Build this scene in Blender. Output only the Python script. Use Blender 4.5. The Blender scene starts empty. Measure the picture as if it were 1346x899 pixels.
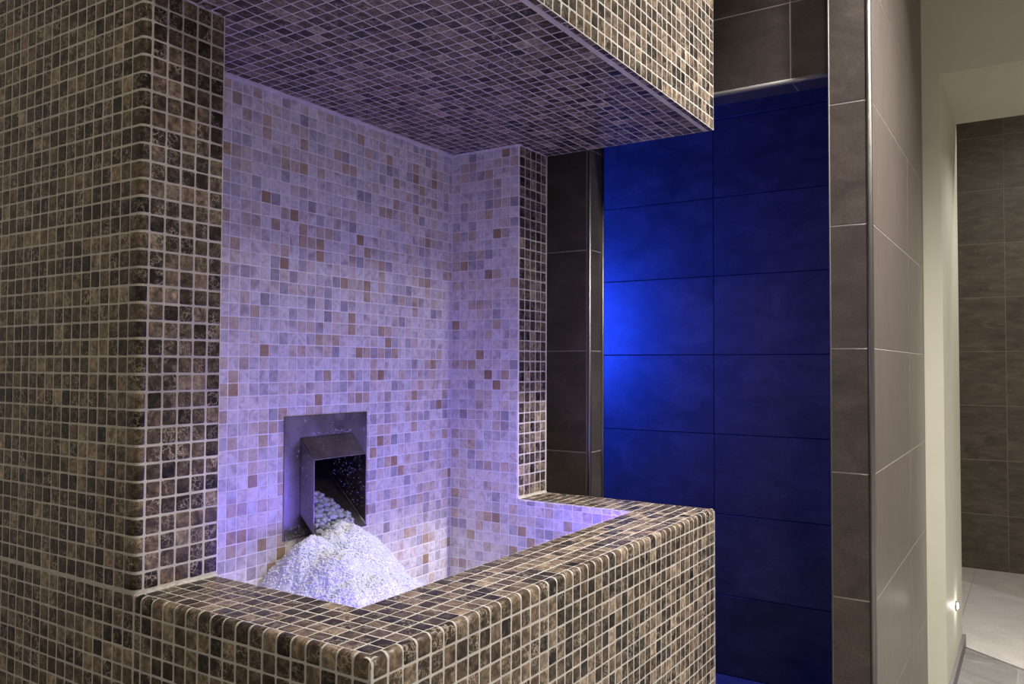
import bpy, math, random
from mathutils import Vector, Matrix, noise
random.seed(7)
scene = bpy.context.scene
COL = scene.collection

# ------------------------------------------------------------------ dimensions (metres)
ZC = 1.15                       # camera height
L, D1, D2, W1, W2, B = 1.1617, 0.4551, 0.6662, 0.1344, 0.1397, 0.1465
ZR, ZS, ZT = 0.820, 1.7076, 3.00
XC, XP, XB, XW, XF = 1.395, 1.441, 2.313, 2.465, 4.66
YS, YJ, YP = -0.307, -0.364, 0.479
WP = W1 + .0045               # inner edge of the left pillar
J0 = 1.196                      # a tile joint height, rows every 0.30

# ------------------------------------------------------------------ helpers
def tag(o, label=None, cat=None, group=None, kind=None):
    if label: o['label'] = label
    if cat: o['category'] = cat
    if group: o['group'] = group
    if kind: o['kind'] = kind
    return o

def empty(name, loc):
    o = bpy.data.objects.new(name, None)
    o.location = loc
    o.empty_display_size = 0.1
    COL.objects.link(o)
    return o

class MB:
    """collects verts and faces with a material slot and a smooth flag"""
    def __init__(self):
        self.v, self.f, self.m, self.s = [], [], [], []
    def face(self, idx, m=0, s=False):
        self.f.append(idx); self.m.append(m); self.s.append(s)
    def quad(self, a, b, c, d, m=0):
        n = len(self.v); self.v += [a, b, c, d]; self.face((n, n+1, n+2, n+3), m)
    def box(self, x0, y0, z0, x1, y1, z1, m=0):
        n = len(self.v)
        self.v += [(x, y, z) for z in (z0, z1) for y in (y0, y1) for x in (x0, x1)]
        for q in ((0,2,3,1), (4,5,7,6), (0,1,5,4), (2,6,7,3), (0,4,6,2), (1,3,7,5)):
            self.face(tuple(n+i for i in q), m)
    def tile(self, fn, s0, s1, t0, t1, h=0.0007, e=0.0014, m=1, bend=False, jit=1.0):
        """one tile of a mosaic: a pillow edged patch on the surface fn(s, t, height)"""
        if s1-s0 < 0.003 or t1-t0 < 0.003: return
        j = lambda k=0.0005: random.uniform(-k, k)*jit
        e1 = min(e, (s1-s0)*0.3)
        ss = [s0+j(), s0+e1, s1-e1, s1+j()]
        if bend:
            k = 9
            ss = [ss[0]] + [s0+e1+(s1-s0-2*e1)*i/(k-1) for i in range(k)] + [ss[-1]]
        e2 = min(e, (t1-t0)*0.3)
        tt = [t0+j(), t0+e2, t1-e2, t1+j()]
        rot = random.gauss(0, 0.012)*jit
        hh = h + random.uniform(-0.0002, 0.0002)*jit
        tl, tm = random.gauss(0, 0.006)*jit, random.gauss(0, 0.006)*jit
        sc, tc = (s0+s1)/2, (t0+t1)/2
        n, ns, nt = len(self.v), len(ss), len(tt)
        r = 0.0016
        for a, s in enumerate(ss):
            for b, t in enumerate(tt):
                S, T = s, t
                if a in (0, ns-1) and b in (0, nt-1):
                    S += r*0.6*(1 if a == 0 else -1); T += r*0.6*(1 if b == 0 else -1)
                hi = 0.0 if (a in (0, ns-1) or b in (0, nt-1)) else hh
                if hi and not bend: hi += tl*(S-sc) + tm*(T-tc)
                ds, dt = S-sc, T-tc
                if not bend: S, T = sc+ds-rot*dt, tc+dt+rot*ds
                self.v.append(fn(S, T, hi))
        for a in range(ns-1):
            for b in range(nt-1):
                q = (n+a*nt+b, n+(a+1)*nt+b, n+(a+1)*nt+b+1, n+a*nt+b+1)
                inner = 0 < a < ns-2 and 0 < b < nt-2
                self.face(q, m, (not inner) or bend)
    def ball(self, c, r, m=0, seg=1, sx=1, sy=1, sz=1, rough=0.0, smooth=True):
        n = len(self.v)
        vs, fs = ICO[seg]
        R = Matrix.Rotation(random.uniform(0, 6.28), 3, Vector((random.gauss(0,1), random.gauss(0,1), random.gauss(0,1)+.01)).normalized()) if rough else None
        for v in vs:
            w = Vector(v)
            if rough:
                w = R @ (w * (1+random.uniform(-rough, rough)))
            self.v.append((c[0]+w.x*r*sx, c[1]+w.y*r*sy, c[2]+w.z*r*sz))
        for f in fs: self.face(tuple(n+i for i in f), m, smooth)
    def build(self, name, mats, parent=None):
        me = bpy.data.meshes.new(name)
        me.from_pydata([tuple(v) for v in self.v], [], self.f)
        for mt in (mats if isinstance(mats, (list, tuple)) else [mats]): me.materials.append(mt)
        me.polygons.foreach_set('material_index', self.m)
        me.polygons.foreach_set('use_smooth', self.s)
        me.update()
        o = bpy.data.objects.new(name, me)
        COL.objects.link(o)
        if parent is not None:
            o.parent = parent
            o.matrix_parent_inverse = Matrix.Translation(-Vector(parent.location))
        return o

import bmesh
def _ico(sub):
    bm = bmesh.new(); bmesh.ops.create_icosphere(bm, subdivisions=sub, radius=1)
    bm.verts.ensure_lookup_table()
    r = [tuple(v.co) for v in bm.verts], [tuple(v.index for v in f.verts) for f in bm.faces]
    bm.free(); return r
ICO = {1: _ico(1), 2: _ico(2), 3: _ico(3)}

# surface frames: fn(s, t, height) -> point
def plane(o, u, v, n):
    o, u, v, n = map(Vector, (o, u, v, n))
    return lambda s, t, h: o + u*s + v*t + n*h

def corner(o, ua, ub, ext, r=0.010):
    """two planes meeting at the edge o: s<0 runs on the plane that ua leaves along, s>0 along ub; rounded by r"""
    o, ua, ub, ext = map(Vector, (o, ua, ub, ext))
    na, nb = -ub, -ua            # outward normals
    q = r*math.pi/4              # half arc length
    def fn(s, t, h):
        if s <= -q:
            d = r + (-s - q)
            return o + ua*d + ext*t + na*h
        if s >= q:
            d = r + (s - q)
            return o + ub*d + ext*t + nb*h
        a = (s+q)/(2*q)*math.pi/2
        c = o + ua*r + ub*r
        n = na*math.cos(a) + nb*math.sin(a)
        return c + n*(r+h) + ext*t
    return fn, q

def steps(a, b, p, off=0.0):
    """intervals of pitch p covering a..b, phase starting at a+off"""
    out = []; x = a + off
    if off > 0: out.append((a, x))
    while x < b-1e-6:
        out.append((x, min(x+p, b))); x += p
    return out

GB, GW = 0.00155, 0.0010          # half grout widths
def field(mb, fn, ss, tt, g=GB, h=0.0007, skip=None, **k):
    for a, b in ss:
        for c, d in tt:
            if skip and skip(a, b, c, d): continue
            mb.tile(fn, a+g, b-g, c+g, d-g, h=h, **k)

# ------------------------------------------------------------------ materials
class N:
    def __init__(self, name):
        self.mat = bpy.data.materials.new(name); self.mat.use_nodes = True
        self.t = self.mat.node_tree; self.b = self.t.nodes['Principled BSDF']
        self.out = self.t.nodes['Material Output']
    def n(self, typ, **k):
        o = self.t.nodes.new(typ)
        for a, v in k.items():
            if a.startswith('i_'):
                key = a[2:]
                key = int(key) if key.isdigit() else key.replace('_', ' ')
                o.inputs[key].default_value = v
            else: setattr(o, a, v)
        return o
    def l(self, a, b): self.t.links.new(a, b)
    def ramp(self, fac, stops, interp='LINEAR'):
        r = self.n('ShaderNodeValToRGB'); r.color_ramp.interpolation = interp
        els = r.color_ramp.elements
        while len(els) > 1: els.remove(els[-1])
        for i, (p, c) in enumerate(stops):
            e = els[0] if i == 0 else els.new(p)
            e.position = p; e.color = (*c, 1)
        self.l(fac, r.inputs[0]); return r.outputs[0]
    def mix(self, fac, a, b, mode='MIX'):
        m = self.n('ShaderNodeMix', data_type='RGBA', blend_type=mode)
        for i, x in ((0, fac), (6, a), (7, b)):
            if hasattr(x, 'links'): self.l(x, m.inputs[i])
            elif i == 0: m.inputs[0].default_value = x
            else: m.inputs[i].default_value = (*x, 1)
        return m.outputs[2]
    def math(self, op, a, b=0.0, clamp=False):
        m = self.n('ShaderNodeMath', operation=op, use_clamp=clamp)
        for i, x in enumerate((a, b)):
            if hasattr(x, 'links'): self.l(x, m.inputs[i])
            else: m.inputs[i].default_value = x
        return m.outputs[0]
    def coord(self, island=True, scale=(1, 1, 1)):
        tc = self.n('ShaderNodeTexCoord').outputs['Object']
        mp = self.n('ShaderNodeMapping'); mp.inputs['Scale'].default_value = scale
        self.l(tc, mp.inputs[0]); v = mp.outputs[0]
        if not island: return v, None
        g = self.n('ShaderNodeNewGeometry').outputs['Random Per Island']
        off = self.n('ShaderNodeVectorMath', operation='SCALE'); off.inputs[0].default_value = (37.0, 91.0, 53.0)
        self.l(g, off.inputs['Scale'])
        ad = self.n('ShaderNodeVectorMath', operation='ADD'); self.l(v, ad.inputs[0]); self.l(off.outputs[0], ad.inputs[1])
        return ad.outputs[0], g
    def noise(self, v, scale, detail=4, rough=0.55, dist=0.0):
        x = self.n('ShaderNodeTexNoise'); x.inputs['Scale'].default_value = scale
        x.inputs['Detail'].default_value = detail; x.inputs['Roughness'].default_value = rough
        x.inputs['Distortion'].default_value = dist
        if v is not None: self.l(v, x.inputs['Vector'])
        return x.outputs['Fac']
    def bump(self, h, strength=0.2, dist=0.001):
        b = self.n('ShaderNodeBump'); b.inputs['Strength'].default_value = strength; b.inputs['Distance'].default_value = dist
        self.l(h, b.inputs['Height']); self.l(b.outputs[0], self.b.inputs['Normal'])
    def set(self, **k):
        for a, v in k.items():
            i = self.b.inputs[a.replace('_', ' ')]
            if hasattr(v, 'links'): self.l(v, i)
            else: i.default_value = v if not isinstance(v, tuple) or len(v) != 3 else (*v, 1)

def hash1(m, g, k):
    x = m.math('MULTIPLY', g, k); return m.math('FRACT', x)

def mat_brown():
    m = N('brown_marble_mosaic'); v, g = m.coord()
    base = m.ramp(g, [(0, (.016,.013,.012)), (.22, (.040,.029,.022)), (.5, (.082,.058,.041)), (.75, (.135,.098,.069)), (.92, (.21,.158,.112)), (1, (.34,.27,.20))])
    cl = m.noise(v, 90, 5, .6, .6)
    cl2 = m.ramp(cl, [(.28, (.18,.17,.17)), (.5, (.85,.84,.83)), (.74, (2.1,2.0,1.9))])
    c = m.mix(1.0, base, cl2, 'MULTIPLY')
    # pale veins
    w = m.n('ShaderNodeTexVoronoi', feature='DISTANCE_TO_EDGE'); w.inputs['Scale'].default_value = 105
    wn = m.n('ShaderNodeTexNoise'); wn.inputs['Scale'].default_value = 110; wn.inputs['Detail'].default_value = 3; m.l(v, wn.inputs['Vector'])
    ad = m.n('ShaderNodeVectorMath', operation='MULTIPLY_ADD'); m.l(wn.outputs['Color'], ad.inputs[0]); ad.inputs[1].default_value = (.02, .02, .02); m.l(v, ad.inputs[2])
    m.l(ad.outputs[0], w.inputs['Vector'])
    line = m.ramp(w.outputs['Distance'], [(0, (1,1,1)), (.04, (.6,.6,.6)), (.10, (0,0,0))])
    mask = m.ramp(m.noise(v, 45, 2), [(.40, (0,0,0)), (.58, (1,1,1))])
    amt = m.ramp(hash1(m, g, 17.31), [(.1, (.2,.2,.2)), (.6, (.6,.6,.6)), (1, (1,1,1))])
    f = m.mix(1.0, line, mask, 'MULTIPLY'); f = m.mix(1.0, f, amt, 'MULTIPLY')
    c = m.mix(f, c, (.52,.44,.34))
    m.set(Base_Color=c, Roughness=.40, Specular_IOR_Level=.3)
    m.bump(cl, .25, .0006)
    return m.mat

def mat_white():
    m = N('pearl_onyx_mosaic'); v, g = m.coord()
    base = m.ramp(g, [(0, (.36,.34,.36)), (.09, (.50,.475,.48)), (.20, (.64,.615,.61)), (.48, (.71,.68,.66)), (.62, (.70,.645,.60)), (.76, (.64,.57,.50)), (.88, (.58,.48,.38)), (.96, (.48,.36,.23)), (1, (.31,.20,.12))])
    sw = m.noise(v, 42, 4, .55, 1.8)
    k = m.ramp(sw, [(.28, (.70,.67,.66)), (.5, (1.0,1.0,1.0)), (.72, (1.2,1.2,1.22))])
    c = m.mix(1.0, base, k, 'MULTIPLY')
    dk = m.ramp(m.noise(v, 26, 2, .5, .5), [(.50, (0,0,0)), (.70, (.75,.75,.75))])
    hs = m.ramp(hash1(m, g, 23.7), [(.40, (0,0,0)), (.65, (1,1,1))])
    dk = m.mix(1.0, dk, hs, 'MULTIPLY')
    c = m.mix(dk, c, (.34,.27,.26))
    m.set(Base_Color=c, Roughness=.28, Specular_IOR_Level=.45)
    m.bump(sw, .12, .0006)
    return m.mat

def mat_grout(name, col, var=.25):
    m = N(name); v, _ = m.coord(False)
    a = m.noise(v, 60, 5, .65); b = m.noise(v, 9, 3)
    k = m.ramp(m.math('ADD', m.math('MULTIPLY', a, .6), m.math('MULTIPLY', b, .4)), [(.3, (1-var,)*3), (.7, (1+var*.5,)*3)])
    m.set(Base_Color=m.mix(1.0, col, k, 'MULTIPLY'), Roughness=.85)
    m.bump(m.noise(v, 300, 4), .4, .0008)
    return m.mat

def mat_stone(name, tones, streak=(1, 1, 1), rough=.42, spec=.45, vein=True):
    m = N(name); v, g = m.coord(True, streak)
    a = m.noise(v, 7, 7, .62, .8); b = m.noise(v, 160, 3, .6)
    c = m.ramp(a, [(.32, tones[0]), (.52, tones[1]), (.70, tones[2])])
    sp = m.ramp(b, [(.3, (.82,.82,.82)), (.7, (1.16,1.16,1.16))])
    c = m.mix(1.0, c, sp, 'MULTIPLY')
    ve = m.n('ShaderNodeTexWave', wave_type='BANDS'); ve.inputs['Scale'].default_value = 1.3; ve.inputs['Distortion'].default_value = 9; ve.inputs['Detail'].default_value = 4
    m.l(v, ve.inputs['Vector'])
    vk = m.ramp(ve.outputs['Fac'], [(0, (.82,.80,.80)), (.06, (1,1,1)), (.95, (1,1,1)), (1, (1.12,1.12,1.12))])
    if vein: c = m.mix(1.0, c, vk, 'MULTIPLY')
    tn = m.ramp(g, [(0, (.90,.90,.90)), (1, (1.10,1.09,1.08))])
    c = m.mix(1.0, c, tn, 'MULTIPLY')
    m.set(Base_Color=c, Roughness=rough, Specular_IOR_Level=spec)
    m.bump(m.math('ADD', a, m.math('MULTIPLY', b, .4)), .12, .002)
    return m.mat

def mat_plain(name, col, rough=.6, metal=0.0, noise_amt=.06, scale=40, bump=.05, spec=.5):
    m = N(name); v, _ = m.coord(False)
    a = m.noise(v, scale, 4)
    k = m.ramp(a, [(.3, (1-noise_amt,)*3), (.7, (1+noise_amt,)*3)])
    m.set(Base_Color=m.mix(1.0, col, k, 'MULTIPLY'), Roughness=rough, Metallic=metal, Specular_IOR_Level=spec)
    m.bump(a, bump, .001)
    return m.mat

def mat_steel():
    m = N('brushed_stainless_steel'); v, _ = m.coord(False, (1, 1, .12))
    a = m.noise(v, 420, 3); v2, _ = m.coord(False); b = m.noise(v2, 22, 4)
    c = m.ramp(b, [(.3, (.24,.22,.21)), (.7, (.36,.335,.32))])
    r = m.ramp(m.math('ADD', m.math('MULTIPLY', a, .3), m.math('MULTIPLY', b, .7)), [(.3, (.30,)*3), (.7, (.46,)*3)])
    m.set(Base_Color=c, Metallic=1.0, Roughness=r)
    m.bump(a, .06, .0004)
    return m.mat

def mat_ice(name, col, trans, rough):
    m = N(name); v, g = m.coord()
    a = m.noise(v, 120, 3)
    c = m.mix(1.0, col, m.ramp(a, [(.3, (.88,.9,.93)), (.7, (1,1,1))]), 'MULTIPLY')
    m.set(Base_Color=c, Roughness=rough, Transmission_Weight=trans, IOR=1.31, Specular_IOR_Level=.5)
    m.bump(a, .15, .001)
    return m.mat

def mat_emit(name, col, s):
    m = N(name)
    m.set(Base_Color=col, Emission_Color=col, Emission_Strength=s)
    return m.mat

BROWN, WHITE = mat_brown(), mat_white()
GROUT = mat_grout('beige_grout', (.58,.545,.51))
GROUTW = mat_grout('white_grout', (.90,.88,.88), .10)
STONE = mat_stone('taupe_stone_tile', [(.058,.048,.042), (.078,.065,.057), (.100,.085,.075)], (1, 1, 1.6))
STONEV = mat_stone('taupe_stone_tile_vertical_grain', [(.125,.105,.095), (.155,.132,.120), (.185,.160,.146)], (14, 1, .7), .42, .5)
STONEH = mat_stone('taupe_stone_tile_horizontal_grain', [(.075,.062,.045), (.105,.088,.066), (.140,.120,.093)], (1, 1.2, 5))
JOINT = mat_grout('grey_tile_joint', (.34,.31,.29), .1)
JOINTB = mat_grout('pale_tile_joint', (.44,.42,.40), .1)
JOINTD = mat_grout('dark_tile_joint', (.008,.008,.009), .1)
PAINT = mat_plain('cream_wall_paint', (.62,.605,.505), .5, 0, .02, 8, .02)
CHROME = mat_plain('chrome_trim', (.27,.265,.255), .38, 1.0, .03)
ALU = mat_plain('dull_aluminium_trim', (.20,.195,.19), .5, 0, .03)
STEEL = mat_steel()
STEELD = mat_plain('dark_wet_steel', (.22,.20,.20), .35, 1.0, .2, 60)
FLOORG = mat_stone('grey_floor_tile', [(.20,.20,.19), (.24,.24,.23), (.28,.28,.27)], (1, 1, 1), .4)
FLOORW = mat_stone('pale_floor_tile', [(.46,.44,.42), (.51,.485,.46), (.56,.535,.51)], (1.5, 1, 1), .5, .4, False)
FLOORB = mat_stone('greige_floor_tile', [(.36,.33,.305), (.41,.38,.35), (.46,.43,.40)], (1.5, 1, 1), .5, .4, False)
JOINTF = mat_grout('brown_grey_tile_joint', (.24,.215,.18), .1)
SKIRT = mat_plain('grey_skirting', (.16,.15,.15), .5)
CEIL = mat_plain('ceiling_paint', (.55,.53,.48), .8)
ICEP = mat_ice('crushed_ice_white', (.66,.68,.71), .0, .6)
ICEN = mat_ice('clear_ice_nugget', (.74,.76,.82), .5, .15)
WATER = mat_ice('water_droplet', (.85,.87,.92), .7, .04)
LED = mat_emit('white_led', (1,.97,.92), 14)

# ------------------------------------------------------------------ ICE FOUNTAIN
YB = 1.10                        # how far the fountain body runs back
fountain = empty('ice_fountain', (L/2, D1, 0))
tag(fountain, 'tall brown marble mosaic ice fountain with a white pearl tiled niche and open basin', 'ice fountain')
PZ, PX, PY = 0.026, 0.0261, 0.0256
EZ = 0.0007

rows_up = steps(ZR+0.004, ZT, PZ)                  # above the rim
rows_dn = [(ZR-PZ*(i+1), ZR-PZ*i) for i in range(1, int(ZR/PZ))]   # below the bullnose row

# --- left side pillar, with its rounded front corner
mb = MB()
mb.box(EZ, D1+EZ, ZR, W1-0.001, YB, ZT)                 # (edge hidden under bullnose tiles)
mb.box(EZ, D1+EZ, 0, W1-0.001, YB, ZR)
mb2 = []
fn, q = corner((0, D1, 0), (0, 1, 0), (1, 0, 0), (0, 0, 1), .009)
# grout strip rounding the corner
def strip(mb, fn, s0, s1, t0, t1, h, n=10, m=0):
    k = len(mb.v)
    for i in range(n+1):
        s = s0+(s1-s0)*i/n
        mb.v += [fn(s, t0, h), fn(s, t1, h)]
    for i in range(n): mb.face((k+2*i, k+2*i+2, k+2*i+3, k+2*i+1), m, True)
mb = MB()
qa = q
def shell(mb, x0, y0, x1, y1, z0, z1):
    mb.box(x0, y0, z0, x1, y1, z1)
# body, kept clear of the rounded corner
shell(mb, EZ, D1+0.0112, WP-.0005, YB, ZR, ZT)
shell(mb, 0.0112, D1+EZ, WP-.0005, D1+0.0112, ZR, ZT)
shell(mb, EZ, D1+.0005, W1-.0005, YB, 0, ZR-.0003)
strip(mb, fn, -(q+.0022), q+.0022, ZR, ZT, -EZ)
fB = lambda s, t, h: fn(s, t, h-EZ)
# bullnose column, five front columns, the long left face
for c, d in rows_up:
    mb.tile(fB, -0.0265+q*0+GB, 0.0125-GB, c+GB, d-GB, bend=True)
    for k in range(5):
        a = 0.0125 + k*(WP-0.0133)/5
        b = 0.0125 + (k+1)*(WP-0.0133)/5
        mb.tile(fB, a+GB, b-GB, c+GB, d-GB)
lf = plane((EZ, 0, 0), (0, 1, 0), (0, 0, 1), (-1, 0, 0))
YL0 = D1 + .0315 - .0035
field(mb, lf, steps(YL0-.0005, YB, .0254), rows_up)
lcols = steps(YL0-.0005, YB, .0254)
field(mb, lf, lcols, rows_dn + [(ZR-PZ, ZR)])
field(mb, lf, [(D1+.002, YL0-.0005)], rows_dn + [(ZR-PZ, ZR)])
mb.build('side_pillar', [GROUT, BROWN], fountain)

# --- right side pillar
mb = MB()
X0 = L-W2
mb.box(X0+.0005, D1+EZ, ZR, L-EZ, YB, ZT)
mb.box(X0+.0005, D1+.0005, 0, L-EZ, YB, ZR-.0003)
rf = plane((0, D1+EZ, 0), (1, 0, 0), (0, 0, 1), (0, -1, 0))
field(mb, rf, steps(X0+.002, L-.006, (W2-.008)/5), rows_up)
ro = plane((L-EZ, 0, 0), (0, 1, 0), (0, 0, 1), (1, 0, 0))
field(mb, ro, steps(D1, D1+.2, .0256), rows_up)
field(mb, ro, steps(D1, D1+.2, .0256), rows_dn)
# rough grout bead down the outer corner
for i in range(60):
    z = ZR + (ZS-ZR)*(i+random.random())/60
    mb.ball((L-.003, D1+.003, z), random.uniform(.0015, .0032), 0, 1, 1, 1, random.uniform(1, 3), .2)
mb.build('side_pillar', [GROUT, BROWN], fountain)

# --- canopy over the niche
mb = MB()
mb.box(EZ, EZ, ZS+EZ, L-EZ, D1+.001, ZT)
mb.box(W1+.0005, D1+.001, ZS+EZ, X0-.0005, YB, ZT)
sf = plane((0, 0, ZS+EZ), (1, 0, 0), (0, 1, 0), (0, 0, -1))
sxs, sys_ = steps(.001, L, PX, .006), [(.0, .014)] + steps(.0225, D2-.004, .0256)
for c, d in sys_:
    for a, b in sxs:
        if d > D1+.004:
            a, b = max(a, W1+.001), min(b, X0-.001)
        mb.tile(sf, a+GB, b-GB, c+GB, d-GB, e=.001)
cf = plane((0, EZ, 0), (1, 0, 0), (0, 0, 1), (0, -1, 0))
field(mb, cf, steps(.002, L-.001, PX, .010), steps(ZS+.001, ZT, PZ))
cl = plane((EZ, 0, 0), (0, 1, 0), (0, 0, 1), (-1, 0, 0))
field(mb, cl, steps(.002, D1-.01, .0254), steps(ZS+.001, ZT, PZ))
cr = plane((L-EZ, 0, 0), (0, 1, 0), (0, 0, 1), (1, 0, 0))
field(mb, cr, steps(.002, D1, .0256), steps(ZS+.001, ZT, PZ))
# ragged grout where the canopy meets pillar and niche
def bead(mb, p0, p1, n, r0, r1, m=0, stretch=2.2):
    p0, p1 = Vector(p0), Vector(p1); d = (p1-p0).normalized()
    for i in range(n):
        c = p0.lerp(p1, (i+random.random())/n) + Vector((random.uniform(-.002, .002), random.uniform(-.002, .002), random.uniform(-.001, .001)))
        mb.ball(c, random.uniform(r0, r1), m, 1, 1+abs(d.x)*stretch, 1+abs(d.y)*stretch, 1+abs(d.z)*stretch, .18)
bead(mb, (W1, D2-.004, ZS+.002), (X0, D2-.004, ZS+.002), 130, .006, .010)
bead(mb, (X0-.003, D1+.01, ZS+.002), (X0-.003, D2, ZS+.002), 40, .004, .007)
bead(mb, (0.01, D1-.001, ZS+.002), (W1, D1-.001, ZS+.002), 40, .002, .004)
bead(mb, (X0, D1-.001, ZS+.002), (L-.01, D1-.001, ZS+.002), 40, .002, .004)
mb.build('canopy', [GROUT, BROWN], fountain)

# --- basin: walls with a rounded rim
mb = MB()
R = .009
def cwall(x0, y0, x1, y1): mb.box(x0, y0, 0, x1, y1, ZR-EZ)
# front wall
mb.box(EZ, EZ, 0, L-EZ, B, ZR-.012); mb.box(.012, .012, ZR-.012, L-.012, B, ZR-EZ)
mb.box(EZ, B, 0, W1, D1+.0003, ZR-.012); mb.box(.012, B, ZR-.012, W1, D1+.0003, ZR-EZ)
mb.box(X0, B, 0, L-EZ, D1+.0003, ZR-.012); mb.box(X0, B, ZR-.012, L-.012, D1+.0003, ZR-EZ)
ff, q = corner((0, 0, ZR), (0, 0, -1), (0, 1, 0), (1, 0, 0), R)
fl, _ = corner((0, 0, ZR), (0, 0, -1), (1, 0, 0), (0, 1, 0), R)
fr, _ = corner((L, 0, ZR), (0, 0, -1), (-1, 0, 0), (0, 1, 0), R)
for g_, t0, t1 in ((ff, .0012, L-.0012), (fl, .0012, D1), (fr, .0012, D1)): strip(mb, g_, -(q+.003), q+.003, t0, t1, -EZ)
F = lambda fn: (lambda s, t, h: fn(s, t, h-EZ))
xcols = steps(.0035, L-.002, PX)
for a, b in xcols: mb.tile(F(ff), -(PZ-R+q-GB), .0105, a+GB, b-GB, bend=True)
ycols = steps(.0035, D1, PY)
for a, b in ycols:
    mb.tile(F(fl), -(PZ-R+q-GB), .0105, a+GB, b-GB, bend=True)
    mb.tile(F(fr), -(PZ-R+q-GB), .0105, a+GB, b-GB, bend=True)
rdn = [(c, d) for c, d in rows_dn if d > .0]
fp = plane((0, EZ, 0), (1, 0, 0), (0, 0, 1), (0, -1, 0))
field(mb, fp, xcols, rdn)
lp = plane((EZ, 0, 0), (0, 1, 0), (0, 0, 1), (-1, 0, 0))
field(mb, lp, ycols, rdn)
rp = plane((L-EZ, 0, 0), (0, 1, 0), (0, 0, 1), (1, 0, 0))
field(mb, rp, ycols, rdn)
top = plane((0, 0, ZR-EZ), (1, 0, 0), (0, 1, 0), (0, 0, 1))
xr = [(.0125+i*(W1-.0125)/5, .0125+(i+1)*(W1-.0125)/5) for i in range(5)]
yr = [(.0125+i*(B-.0125)/5, .0125+(i+1)*(B-.0125)/5) for i in range(5)]
xrr = [(X0+i*(W2-.0125)/5, X0+(i+1)*(W2-.0125)/5) for i in range(5)]
xm = steps(W1, X0, (X0-W1)/34)
field(mb, top, xr+xm+xrr, yr, e=.001)
field(mb, top, xr, steps(B, D1-.004, .0257), e=.001)
field(mb, top, xrr, steps(B, D1-.004, .0257), e=.001)
bead(mb, (.008, D1-.002, ZR-.001), (W1, D1-.002, ZR-.001), 40, .002, .0045)
bead(mb, (X0+.002, D1-.002, ZR-.001), (L-.006, D1-.002, ZR-.001), 40, .002, .004)
bead(mb, (W1, B, ZR-.003), (X0, B, ZR-.003), 140, .001, .0022)
bead(mb, (X0, B, ZR-.003), (X0, D1, ZR-.003), 60, .001, .002)
mb.build('basin', [GROUT, BROWN], fountain)

# --- niche lining: pearl mosaic on the back, both cheeks and down inside the basin
ZF = 0.38                        # basin floor
PL = (.4565, .7000, ZC-.3605, ZC-.1063)    # chute plate x0 x1 z0 z1
HX0, HX1 = .4996, .6547
HZ0, HZ1 = ZC-.311, ZC-.152
mb = MB()
yb = D2+.001
mb.box(W1, yb, ZF, HX0-.002, yb+.012, ZS); mb.box(HX1+.002, yb, ZF, X0, yb+.012, ZS)
mb.box(HX0-.002, yb, ZF, HX1+.002, yb+.012, HZ0-.002); mb.box(HX0-.002, yb, HZ1+.002, HX1+.002, yb+.012, ZS)
bp = plane((0, yb, 0), (1, 0, 0), (0, 0, 1), (0, -1, 0))
wx = steps(W1+.001, X0, .0246, .011); wz = steps(ZF, ZS, .0258, .012)
hole = lambda a, b, c, d: (b > HX0-.002 and a < HX1+.002 and d > HZ0-.002 and c < HZ1+.002)
def wfield(fn, ss, tt, skip=None): field(mb, fn, ss, tt, g=GW, h=.001, skip=skip, e=.0007, jit=.7)
wfield(bp, wx, wz, hole)
wlow = [(a, min(b, ZR-.0025)) for a, b in wz if a < ZR-.006]
mb.box(X0-.0006, D1, ZR, X0+.0004, D2+.001, ZS); mb.box(X0-.0006, B, ZF, X0+.0004, D2+.001, ZR-.002)
rp2 = plane((X0-.0006, 0, 0), (0, 1, 0), (0, 0, 1), (-1, 0, 0))
wfield(rp2, steps(D1+.0015, D2, .0260), [t for t in wz if t[0] >= ZR-.012])
wfield(rp2, [(max(a, B), b) for a, b in [(D1+.0015-.026*(i+1), D1+.0015-.026*i) for i in range(12)] if b > B+.005], wlow)
wfield(rp2, steps(D1+.0015, D2, .0260), [t for t in wz if t[0] < ZR-.012])
mb.box(WP-.0004, D1, ZR, WP+.0006, D2+.001, ZS); mb.box(W1-.0004, B, ZF, W1+.0006, D2+.001, ZR-.002)
lp2 = plane((W1+.0006, 0, 0), (0, 1, 0), (0, 0, 1), (1, 0, 0))
wfield(plane((WP+.0006, 0, 0), (0, 1, 0), (0, 0, 1), (1, 0, 0)), steps(D1+.0015, D2, .0260), [t for t in wz if t[0] > ZR])
wfield(lp2, steps(D1+.0015, D2, .0260), wlow)
wfield(lp2, steps(B, D1, .0257), wlow)
mb.box(W1, B-.0004, ZF, X0, B+.0006, ZR-.002)
fp2 = plane((0, B+.0006, 0), (1, 0, 0), (0, 0, 1), (0, 1, 0))
wfield(fp2, wx, wlow)
mb.box(W1, B, ZF-.03, X0, D2+.012, ZF)
fl2 = plane((0, 0, ZF), (1, 0, 0), (0, 1, 0), (0, 0, 1))
wfield(fl2, wx, steps(B, D2, .0258))
mb.build('niche_lining', [GROUTW, WHITE], fountain)

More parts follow.
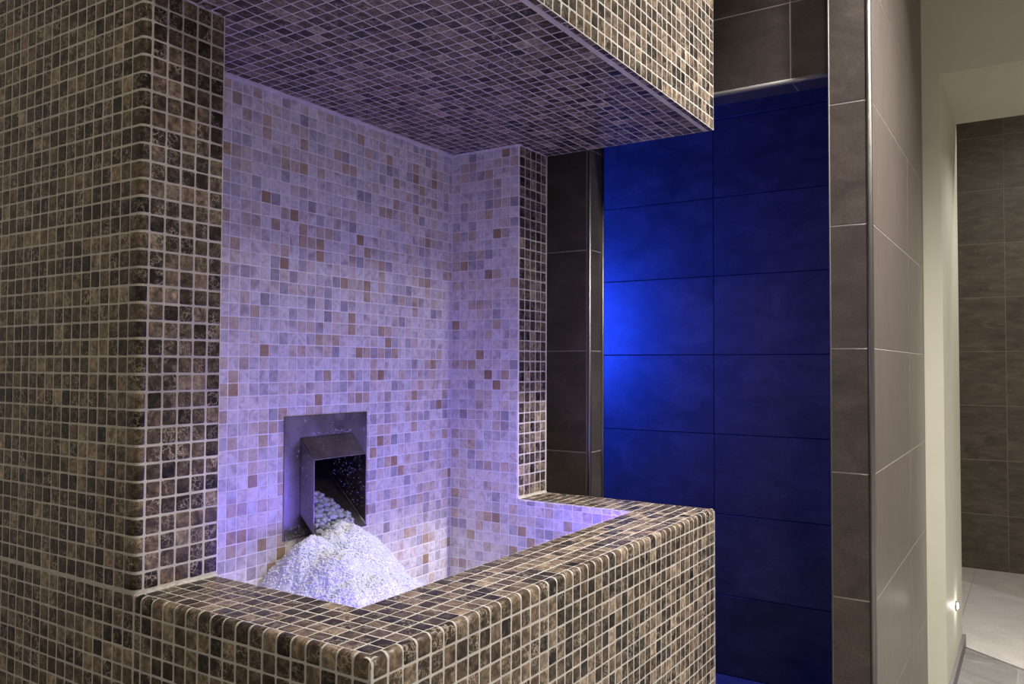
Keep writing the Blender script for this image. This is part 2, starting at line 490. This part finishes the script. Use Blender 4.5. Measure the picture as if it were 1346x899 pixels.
# ------------------------------------------------------------------ ICE CHUTE (steel spout on the niche wall)
chute = empty('ice_chute', ((PL[0]+PL[1])/2, D2, PL[2]))
tag(chute, 'square wet stainless steel ice chute with slanted hood on the pearl mosaic wall', 'ice chute')
YH = .6225                        # front of the hood
ZHT, ZHB = ZC-.196, ZC-.350       # opening top / bottom
def sheet(mb, pts, nrm, th=.002, m=0):
    """a polygon of sheet metal with thickness"""
    pts = [Vector(p) for p in pts]; n = Vector(nrm).normalized()*th
    k = len(mb.v); c = len(pts)
    mb.v += [tuple(p) for p in pts] + [tuple(p-n) for p in pts]
    mb.face(tuple(range(k, k+c)), m); mb.face(tuple(k+c+i for i in reversed(range(c))), m)
    for i in range(c):
        j = (i+1) % c; mb.face((k+i, k+c+i, k+c+j, k+j), m)
yp = D2-.003
mb = MB()
oc = [(PL[0], PL[2]), (PL[1], PL[2]), (PL[1], PL[3]), (PL[0], PL[3])]
ic = [(HX0, HZ0), (HX1, HZ0), (HX1, HZ1), (HX0, HZ1)]
for y in (yp, D2+.0008): mb.v += [(x, y, z) for x, z in oc] + [(x, y, z) for x, z in ic]
for i in range(4):
    j = (i+1) % 4
    mb.face((i, j, 4+j, 4+i)); mb.face((8+j, 8+i, 12+i, 12+j)); mb.face((j, i, 8+i, 8+j)); mb.face((4+i, 4+j, 12+j, 12+i))
plate = mb.build('wall_plate', STEEL, chute)
bv = plate.modifiers.new('edge', 'BEVEL'); bv.width = .0007; bv.segments = 1; bv.limit_method = 'ANGLE'
mb = MB()
sheet(mb, [(HX0, yp, HZ1), (HX1, yp, HZ1), (HX1, YH, ZHT), (HX0, YH, ZHT)], (0, -.7, .7))
sheet(mb, [(HX0, yp, HZ1), (HX0, YH, ZHT), (HX0, YH, ZHB), (HX0, yp, HZ0)], (-1, 0, 0))
sheet(mb, [(HX1, yp, HZ1), (HX1, yp, HZ0), (HX1, YH, ZHB), (HX1, YH, ZHT)], (1, 0, 0))
hood = mb.build('hood', STEEL, chute)
bv = hood.modifiers.new('edge', 'BEVEL'); bv.width = .0006; bv.segments = 1; bv.limit_method = 'ANGLE'
# inclined duct behind the opening
mb = MB()
y1d = 1.0; sl = .93
zf = lambda y: ZHB + (y-YH)*sl
zt = lambda y: HZ1 + (y-yp)*sl
sheet(mb, [(HX0+.002, YH-.004, zf(YH)-.001), (HX1-.002, YH-.004, zf(YH)-.001), (HX1-.002, y1d, zf(y1d)), (HX0+.002, y1d, zf(y1d))], (0, -.7, .7))
sheet(mb, [(HX0+.0021, yp, HZ1-.002), (HX0+.0021, y1d, zt(y1d)), (HX0+.0021, y1d, zf(y1d)), (HX0+.0021, yp, zf(yp))], (1, 0, 0), .001)
sheet(mb, [(HX1-.0021, YH, zf(YH)), (HX1-.0021, YH, ZHT-.003), (HX1-.0021, yp, HZ1-.002), (HX1-.0021, y1d, zt(y1d)), (HX1-.0021, y1d, zf(y1d))], (-1, 0, 0), .001)
sheet(mb, [(HX0, yp, HZ1-.0025), (HX1, yp, HZ1-.0025), (HX1, y1d, zt(y1d)), (HX0, y1d, zt(y1d))], (0, .7, -.7), .001)
sheet(mb, [(HX0, y1d, zf(y1d)), (HX1, y1d, zf(y1d)), (HX1, y1d, zt(y1d)), (HX0, y1d, zt(y1d))], (0, -1, 0), .002)
mb.build('inclined_duct', STEELD, chute)
# bright folded seam along the tray's right side and its front lip
def tube(mb, pts, r, seg=8, m=0):
    pts = [Vector(p) for p in pts]; k = len(mb.v)
    for i, p in enumerate(pts):
        d = (pts[min(i+1, len(pts)-1)]-pts[max(i-1, 0)]).normalized()
        a = d.orthogonal().normalized(); b = d.cross(a)
        for s in range(seg):
            t = 2*math.pi*s/seg; mb.v.append(tuple(p + a*math.cos(t)*r + b*math.sin(t)*r))
    for i in range(len(pts)-1):
        for s in range(seg):
            mb.face((k+i*seg+s, k+i*seg+(s+1) % seg, k+(i+1)*seg+(s+1) % seg, k+(i+1)*seg+s), m, True)
    mb.face(tuple(k+s for s in reversed(range(seg))), m); mb.face(tuple(k+(len(pts)-1)*seg+s for s in range(seg)), m)
mb = MB()
tube(mb, [(HX1-.004, YH-.004+i*.02, zf(YH-.004+i*.02)+.002) for i in range(12)], .0018)
tube(mb, [(HX0+.003, YH-.004, zf(YH)-.003), (HX1-.003, YH-.004, zf(YH)-.003)], .0022)
tag(mb.build('tray_seam', CHROME, chute), 'bright folded seam of the tray')
# water drops clinging to the plate and hood
mb = MB()
for i in range(150):
    x = random.uniform(PL[0]+.004, PL[1]-.004); z = random.uniform(PL[2]+.004, PL[3]-.004)
    if HX0-.003 < x < HX1+.003 and HZ0-.003 < z < HZ1+.003: continue
    if z > HZ1+.01 and random.random() < .55: continue
    r = random.choice((.0011, .0014, .0018, .0023))
    mb.ball((x, yp, z), r, 0, 2, 1, .6, random.uniform(1, 1.5))
for i in range(46):                 # the row caught on the top fold
    x = random.uniform(HX0+.03, HX1-.004); mb.ball((x, yp, HZ1+.002+abs(random.gauss(0, .005))), random.uniform(.001, .0022), 0, 2, 1.2, .6, 1)
for i in range(90):                 # left cheek of the hood
    y = random.uniform(YH+.002, yp-.002); f = (y-YH)/(yp-YH)
    z = random.uniform(ZHB+(HZ0-ZHB)*f+.004, ZHT+(HZ1-ZHT)*f-.004)
    mb.ball((HX0, y, z), random.choice((.0006, .0009, .0012)), 0, 2, .6, 1, 1.3)
for i in range(60):
    x = random.uniform(HX0+.003, HX1-.003); f = random.random()
    mb.ball((x, YH+(yp-YH)*f, ZHT+(HZ1-ZHT)*f), random.choice((.0006, .0009)), 0, 2, 1, 1, .8)
for i in range(70):
    x = random.uniform(PL[0]+.004, HX0+.02); z = PL[2]+abs(random.gauss(.004, .012))
    if z < HZ0-.004: mb.ball((x, yp, z), random.uniform(.0008, .0018), 0, 2, 1, .6, 1)
for i in range(120):                # inside right cheek
    y = random.uniform(YH+.003, YH+.10); z = random.uniform(zf(y)+.01, min(ZHT-.006, zf(y)+.14))
    mb.ball((HX1-.0031, y, z), random.uniform(.0007, .0015), 0, 2, .6, 1, 1)
tag(mb.build('water_drops', WATER, chute), kind='stuff')

# ------------------------------------------------------------------ ICE
# nuggets sliding down the left half of the tray
mb = MB()
for layer in range(3):
    for i in range(17):
        for k in range(8):
            y = YH+.002 + i*.0088 + random.uniform(-.003, .003)
            f = (y-YH)/.14
            wid = .118*max(0,1-f)**.8 + .012
            x = HX0+.0125 + k*.0135 + random.uniform(-.002, .004)
            if x > HX0+wid - layer*.013: continue
            mb.ball((x, y, zf(y)+.006+layer*.009+random.uniform(-.002, .002)), random.uniform(.0052, .0092), 0, 2, 1, 1, .85, .24, random.random() < .5)
nug = mb.build('ice_nuggets', ICEN)
tag(nug, 'loose clear ice nuggets sliding down inside the steel chute', 'ice', kind='stuff')

# the heap in the basin: height field + grains
def hz(x, y):
    def cone(cx, cy, top, k, rr, ax=1.0):
        r = math.hypot((x-cx)*ax, y-cy); return top - k*(math.sqrt(r*r+rr*rr)-rr)
    h = [cone(.462, .590, ZC-.343, 1.4, .04), cone(.550, .590, ZC-.333, 1.3, .06), cone(.612, .590, ZC-.366, 1.6, .05), cone(.455, .50, ZC-.365, 1.3, .05), cone(.46, .42, ZC-.405, 1.1, .06), cone(.565, .44, ZC-.425, 1.3, .06), cone(.41, .42, ZC-.408, 1.3, .05)]
    w = sum(math.exp(v/.012) for v in h)
    z = .012*math.log(w)
    v = Vector((x, y, 0))
    z += noise.fractal(v*22, 1.0, 2.0, 3)*.008 + noise.fractal(v*75, .9, 2.0, 3)*.0030 + noise.noise(v*230)*.0016
    return max(z, ZF+.012)
mb = MB()
nx, ny = 300, 200
xa, xb, ya, yb_ = W1+.003, X0-.003, B+.003, D2-.003
for j in range(ny):
    for i in range(nx):
        x = xa+(xb-xa)*i/(nx-1); y = ya+(yb_-ya)*j/(ny-1)
        mb.v.append((x, y, hz(x, y)))
for j in range(ny-1):
    for i in range(nx-1):
        k = j*nx+i; mb.face((k, k+1, k+nx+1, k+nx), 0, True)
for i in range(15000):
    x = min(max(random.gauss(.49, .13), xa+.004), xb-.004); y = min(max(random.gauss(.46, .12), ya+.004), yb_-.004)
    z = hz(x, y)
    if z < ZF+.02: continue
    mb.ball((x, y, z), random.uniform(.0012, .0030), 0, 1, 1, 1, .8, .3, False)
ice = mb.build('crushed_ice', ICEP)
tag(ice, 'white heap of crushed ice under the steel chute in the basin', 'ice', kind='stuff')

# ------------------------------------------------------------------ ROOM
def structure(o): o['kind'] = 'structure'; return o
def slabs(mb, fn, ss, tt, g=.0013, h=.0005, m=1):
    for a, b in ss:
        for c, d in tt: mb.tile(fn, a+g, b-g, c+g, d-g, h=h, e=.0008, m=m, jit=0)
ZTOP = 3.0
rows = [(J0+.3*(k-4) if k else 0.0, J0+.3*(k-3)) for k in range(0, 9)]
rows = [(max(a, 0), min(b, ZTOP)) for a, b in rows if a < ZTOP]
rows = [(0, .296)] + [(.296+.3*i, min(.596+.3*i, ZTOP)) for i in range(8) if .296+.3*i < ZTOP]

# floor: grey tiles in the hall, pale tiles beyond the doorway, both real slabs
mb = MB()
mb.box(-3, -3, -.05, 6, 3, -.002)
ft = plane((0, 0, -.002), (1, 0, 0), (0, 1, 0), (0, 0, 1))
slabs(mb, ft, steps(-3, 3.14, .6), steps(-3, 3, .6, .04))
structure(mb.build('floor', [JOINT, FLOORG]))
# pale floor, laid on the skew, begins at the far end of the passage
mb = MB()
dv = Vector((-.156, -.199, 0)).normalized(); pv = Vector((-dv.y, dv.x, 0))*1.0
if pv.x < 0: pv = -pv
o0 = Vector((3.152, -.372, 0))
fs = plane(o0, tuple(-dv), tuple(pv), (0, 0, 1))
k = len(mb.v)
mb.v += [tuple(fs(-2.2, 0, .004)), tuple(fs(1.5, 0, .004)), tuple(fs(1.5, 3.2, .004)), tuple(fs(-2.2, 3.2, .004)),
         tuple(fs(-2.2, 0, -.0019)), tuple(fs(1.5, 0, -.0019)), tuple(fs(1.5, 3.2, -.0019)), tuple(fs(-2.2, 3.2, -.0019))]
for qd in ((0,1,2,3), (0,4,5,1), (1,5,6,2), (2,6,7,3), (3,7,4,0)): mb.face(tuple(k+i for i in qd), 0)
pf_ = plane(o0+Vector((0, 0, .004)), tuple(-dv), tuple(pv), (0, 0, 1))
slabs(mb, pf_, [(-2.2, 1.5)], [(0, .87)], .0015, .0005, 1)
slabs(mb, pf_, [(-2.2, 1.5)], [(.87, 3.2)], .0015, .0005, 2)
mb.box(3.45, -.3335, .0046, XF, -.3300, .0049, 0)
structure(mb.build('floor_passage', [JOINT, FLOORW, FLOORB]))

mb = MB(); mb.box(-3, -3, ZTOP, 6, 3, ZTOP+.05)
structure(mb.build('ceiling', CEIL))

# shower front wall (panel left of the opening, header above it)
ZH = ZC+.737
mb = MB()
mb.box(XP+.002, YP-.003, 0, XP+.090, 3.0, ZTOP); mb.box(XP+.002, -.21, ZH+.002, XP+.090, YP-.003, ZTOP)
wp = plane((XP+.002, 0, 0), (0, 1, 0), (0, 0, 1), (-1, 0, 0))
slabs(mb, wp, steps(YP+.006, 3.0, .6, .6), rows)
hrow = [(ZH+.006, 2.096), (2.096, 2.396), (2.396, 2.696), (2.696, ZTOP)]
slabs(mb, wp, [(-.205, -.108), (-.108, YP+.004)], hrow)
rv = plane((0, YP-.003, 0), (1, 0, 0), (0, 0, 1), (0, -1, 0))
slabs(mb, rv, [(XP+.010, XP+.084)], [r for r in rows if r[1] < ZH] + [(1.796, ZH)])
so = plane((0, 0, ZH+.002), (1, 0, 0), (0, 1, 0), (0, 0, -1))
slabs(mb, so, [(XP+.008, XP+.090)], [(-.205, -.108), (-.108, YP-.006)])
structure(mb.build('wall_shower_front', [JOINT, STONE]))
def vtrim(name, x, y, z0, z1, r=.007, ax=2, mat=CHROME):
    mb = MB()
    if ax == 2: tube(mb, [(x, y, z0), (x, y, z1)], r, 14)
    else: tube(mb, [(x, z0, y), (x, z1, y)], r, 14)
    return structure(mb.build(name, mat))
vtrim('trim_1', XP+.006, YP-.001, 0, ZH+.004, .0065)
vtrim('trim_2', XP+.005, ZH+.004, -.205, YP, .0065, 1, ALU)
vtrim('trim_3', XP+.084, YP-.006, 0, ZH, .004)

# alcove behind: back and side walls, ceiling closes it
mb = MB()
mb.box(XB+.002, -.20, 0, XB+.06, 1.7, ZTOP)
ab = plane((XB+.002, 0, 0), (0, 1, 0), (0, 0, 1), (-1, 0, 0))
slabs(mb, ab, [(-.20, .397), (.397, .997), (.997, 1.597)], rows, .0019)
structure(mb.build('wall_alcove_back', [JOINTD, STONE]))
mb = MB(); mb.box(XP+.09, 1.6, 0, XB, 1.66, ZTOP)
al = plane((0, 1.6, 0), (1, 0, 0), (0, 0, 1), (0, -1, 0))
slabs(mb, al, [(XP+.09, 1.90), (1.90, XB)], rows)
structure(mb.build('wall_alcove_left', [JOINTD, STONE]))

# partition wing wall on the right
mb = MB()
mb.box(XC+.002, YS+.002, 0, XW, -.212, ZTOP)
pf = plane((XC+.002, 0, 0), (0, 1, 0), (0, 0, 1), (-1, 0, 0))
slabs(mb, pf, [(YS+.011, -.2105)], rows)
structure(mb.build('wall_partition_end', [JOINTB, STONE]))
mb = MB()
mb.box(XC+.012, YS+.0022, 0, XW, YS+.003, ZTOP)
ps = plane((0, YS+.002, 0), (1, 0, 0), (0, 0, 1), (0, -1, 0))
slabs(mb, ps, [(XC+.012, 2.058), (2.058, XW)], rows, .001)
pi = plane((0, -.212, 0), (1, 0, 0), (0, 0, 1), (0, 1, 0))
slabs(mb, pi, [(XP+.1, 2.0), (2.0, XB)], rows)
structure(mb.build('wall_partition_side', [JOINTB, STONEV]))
vtrim('trim_4', XC+.006, YS+.006, 0, ZTOP, .0075)
vtrim('trim_5', XC+.003, -.2105, 0, ZTOP, .0022, 2, ALU)

# cream wall with the passage opening
ZO = ZC+1.022
mb = MB()
mb.box(XW, YJ, 0, 3.15, YS+.0015, ZTOP)
mb.box(XW, -1.6, ZO, 3.15, YJ, ZTOP)
mb.box(XW, -3.0, 0, 3.15, -1.6, ZTOP)
structure(mb.build('wall_cream', PAINT))
mb = MB(); mb.box(XW+.02, YJ-.012, 0, 3.16, YJ-.0002, .052)
structure(mb.build('baseboard_passage', SKIRT))

# far room
mb = MB()
mb.box(XF+.002, -3, 0, XF+.08, 3, ZTOP)
fw = plane((XF+.002, 0, 0), (0, 1, 0), (0, 0, 1), (-1, 0, 0))
slabs(mb, fw, steps(-3, 3, .6, -.492+3-.6*4), [(0, .317)] + [(.317+.309*i, min(.626+.309*i, ZTOP)) for i in range(8) if .317+.309*i < ZTOP])
structure(mb.build('wall_far', [JOINTF, STONEH]))

# little step light on the passage wall
sl_ = empty('step_light', (2.83, YJ, .235))
tag(sl_, 'small bright white step light low on the cream passage wall', 'wall light')
mb = MB(); tube(mb, [(2.83, YJ-.0003, .247), (2.83, YJ-.006, .247)], .018, 20)
mb.build('housing', CHROME, sl_)
mb = MB(); mb.ball((2.83, YJ-.006, .247), .013, 0, 3, 1, .35, 1)
tag(mb.build('lens', LED, sl_), 'glowing white lens')

# ------------------------------------------------------------------ LIGHTS
def aim(o, d): o.rotation_euler = Vector(d).to_track_quat('-Z', 'Y').to_euler()
def spot(name, loc, tgt, e, col, ang=100, blend=.6, size=.04):
    l = bpy.data.lights.new(name, 'SPOT'); l.energy = e; l.color = col; l.spot_size = math.radians(ang); l.spot_blend = blend; l.shadow_soft_size = size
    o = bpy.data.objects.new(name, l); o.location = loc; aim(o, Vector(tgt)-Vector(loc)); COL.objects.link(o); return o
def area(name, loc, d, e, col, sx, sy):
    l = bpy.data.lights.new(name, 'AREA'); l.energy = e; l.color = col; l.shape = 'RECTANGLE'; l.size = sx; l.size_y = sy
    o = bpy.data.objects.new(name, l); o.location = loc; aim(o, d); COL.objects.link(o); return o
WARM = (1, .86, .70)
spot('downlight', (1.12, -.88, ZTOP-.02), (1.10, -.70, 0), 480, (1, .94, .88), 100, .9, .06)
spot('downlight', (1.78, -.66, ZTOP-.02), (1.80, -.58, 0), 120, (1, .92, .83), 72, 1.0, .04)
spot('downlight', (1.25, -2.4, ZTOP-.02), (1.1, -.9, .6), 210, (1, .94, .88), 100, 1.0, .25)  # unseen fill lamp, added from the front to brighten basin and pillars
spot('downlight', (-.75, -1.0, ZTOP-.02), (1.2, .2, .7), 60, (1, .85, .64), 110, 1.0, .12)  # unseen lamp added to warm the lower alcove wall and dark panel
spot('downlight', (-1.1, .6, ZTOP-.02), (-.6, .7, 0), 7, (1, .80, .50), 120, .8, .06)  # weak unseen fill, added for the fountain's left face
spot('downlight', (3.5, -.80, ZTOP-.02), (3.6, -.80, 0), 135, (1, .95, .89), 140, .9, .10)
spot('downlight', (2.85, -.8, ZO-.03), (2.85, -.8, 0), 23, (1, .97, .93), 140, .8, .06)
# violet LED strips under the rim inside the basin
area('niche_led', (W1+.02, .25, ZR-.10), (1, .4, .6), 1.75, (.18, .125, 1.0), .06, .18)
area('niche_led', ((W1+X0)/2+.12, B+.015, ZR-.05), (0, 1, .75), 2.6, (.18, .125, 1.0), .60, .03)
# blue LED in the shower alcove, behind the opening's left side
area('alcove_led', (XP+.25, 1.25, 1.32), (.9, -.45, 0), 34, (.012, .055, 1.0), .2, .5)
pl = bpy.data.lights.new('step_glow', 'POINT'); pl.energy = .25; pl.color = (1, .97, .92); pl.shadow_soft_size = .01
po = bpy.data.objects.new('step_glow', pl); po.location = (2.83, YJ-.04, .247); COL.objects.link(po)

w = bpy.data.worlds.new('room_ambience'); scene.world = w; w.use_nodes = True
bg = w.node_tree.nodes['Background']; bg.inputs[0].default_value = (1, .89, .74, 1); bg.inputs[1].default_value = .34

# ------------------------------------------------------------------ CAMERA
f, yaw, pit, rol, cx, cy = 1061.6756, .5749, .0297, .0041, -.6844, -.6302
Fd = Vector((math.cos(yaw)*math.cos(pit), math.sin(yaw)*math.cos(pit), math.sin(pit)))
Rt = Vector((math.sin(yaw), -math.cos(yaw), 0)); Up = Rt.cross(Fd)
R2 = Rt*math.cos(rol) + Up*math.sin(rol); U2 = -Rt*math.sin(rol) + Up*math.cos(rol)
cam = bpy.data.cameras.new('camera'); co = bpy.data.objects.new('camera', cam); COL.objects.link(co)
M = Matrix((R2, U2, -Fd)).transposed().to_4x4(); M.translation = Vector((cx, cy, ZC)); co.matrix_world = M
cam.sensor_width = 36; cam.sensor_fit = 'HORIZONTAL'; cam.lens = f/1346*36; cam.clip_start = .01; cam.clip_end = 50
scene.camera = co

LABELS = {
    'floor': 'grey tiled floor of the hall and doorway', 'floor_passage': 'pale beige tiled floor beyond the cream passage',
    'ceiling': 'cream ceiling above the hall, out of frame', 'wall_shower_front': 'dark taupe tiled wall framing the blue shower opening',
    'wall_alcove_back': 'blue lit tiled back wall inside the shower alcove', 'wall_alcove_left': 'tiled side wall inside the blue shower alcove',
    'wall_partition_end': 'narrow taupe tiled end of the partition beside the blue alcove', 'wall_partition_side': 'light taupe tiled long side of the partition, seen at a slant',
    'wall_cream': 'cream painted wall with the passage opening', 'wall_far': 'brown stone tiled wall at the far end of the passage',
    'baseboard_passage': 'low grey baseboard along the cream passage wall', 'trim_1': 'vertical metal trim on the corner of the dark panel left of the blue alcove',
    'trim_2': 'horizontal metal trim under the tiled header over the blue alcove', 'trim_3': 'thin vertical trim on the inner edge of the alcove reveal',
    'trim_4': 'vertical metal trim on the outer corner of the partition', 'trim_5': 'thin metal trim on the alcove edge of the partition end'}
for o in list(scene.objects):
    if o.name in LABELS: o['label'] = LABELS[o.name]; o['category'] = o.name.split('_')[0]

vs = scene.view_settings
vs.view_transform = 'Standard'; vs.look = 'None'; vs.gamma = 1; vs.exposure = -0.13; vs.use_curve_mapping = False
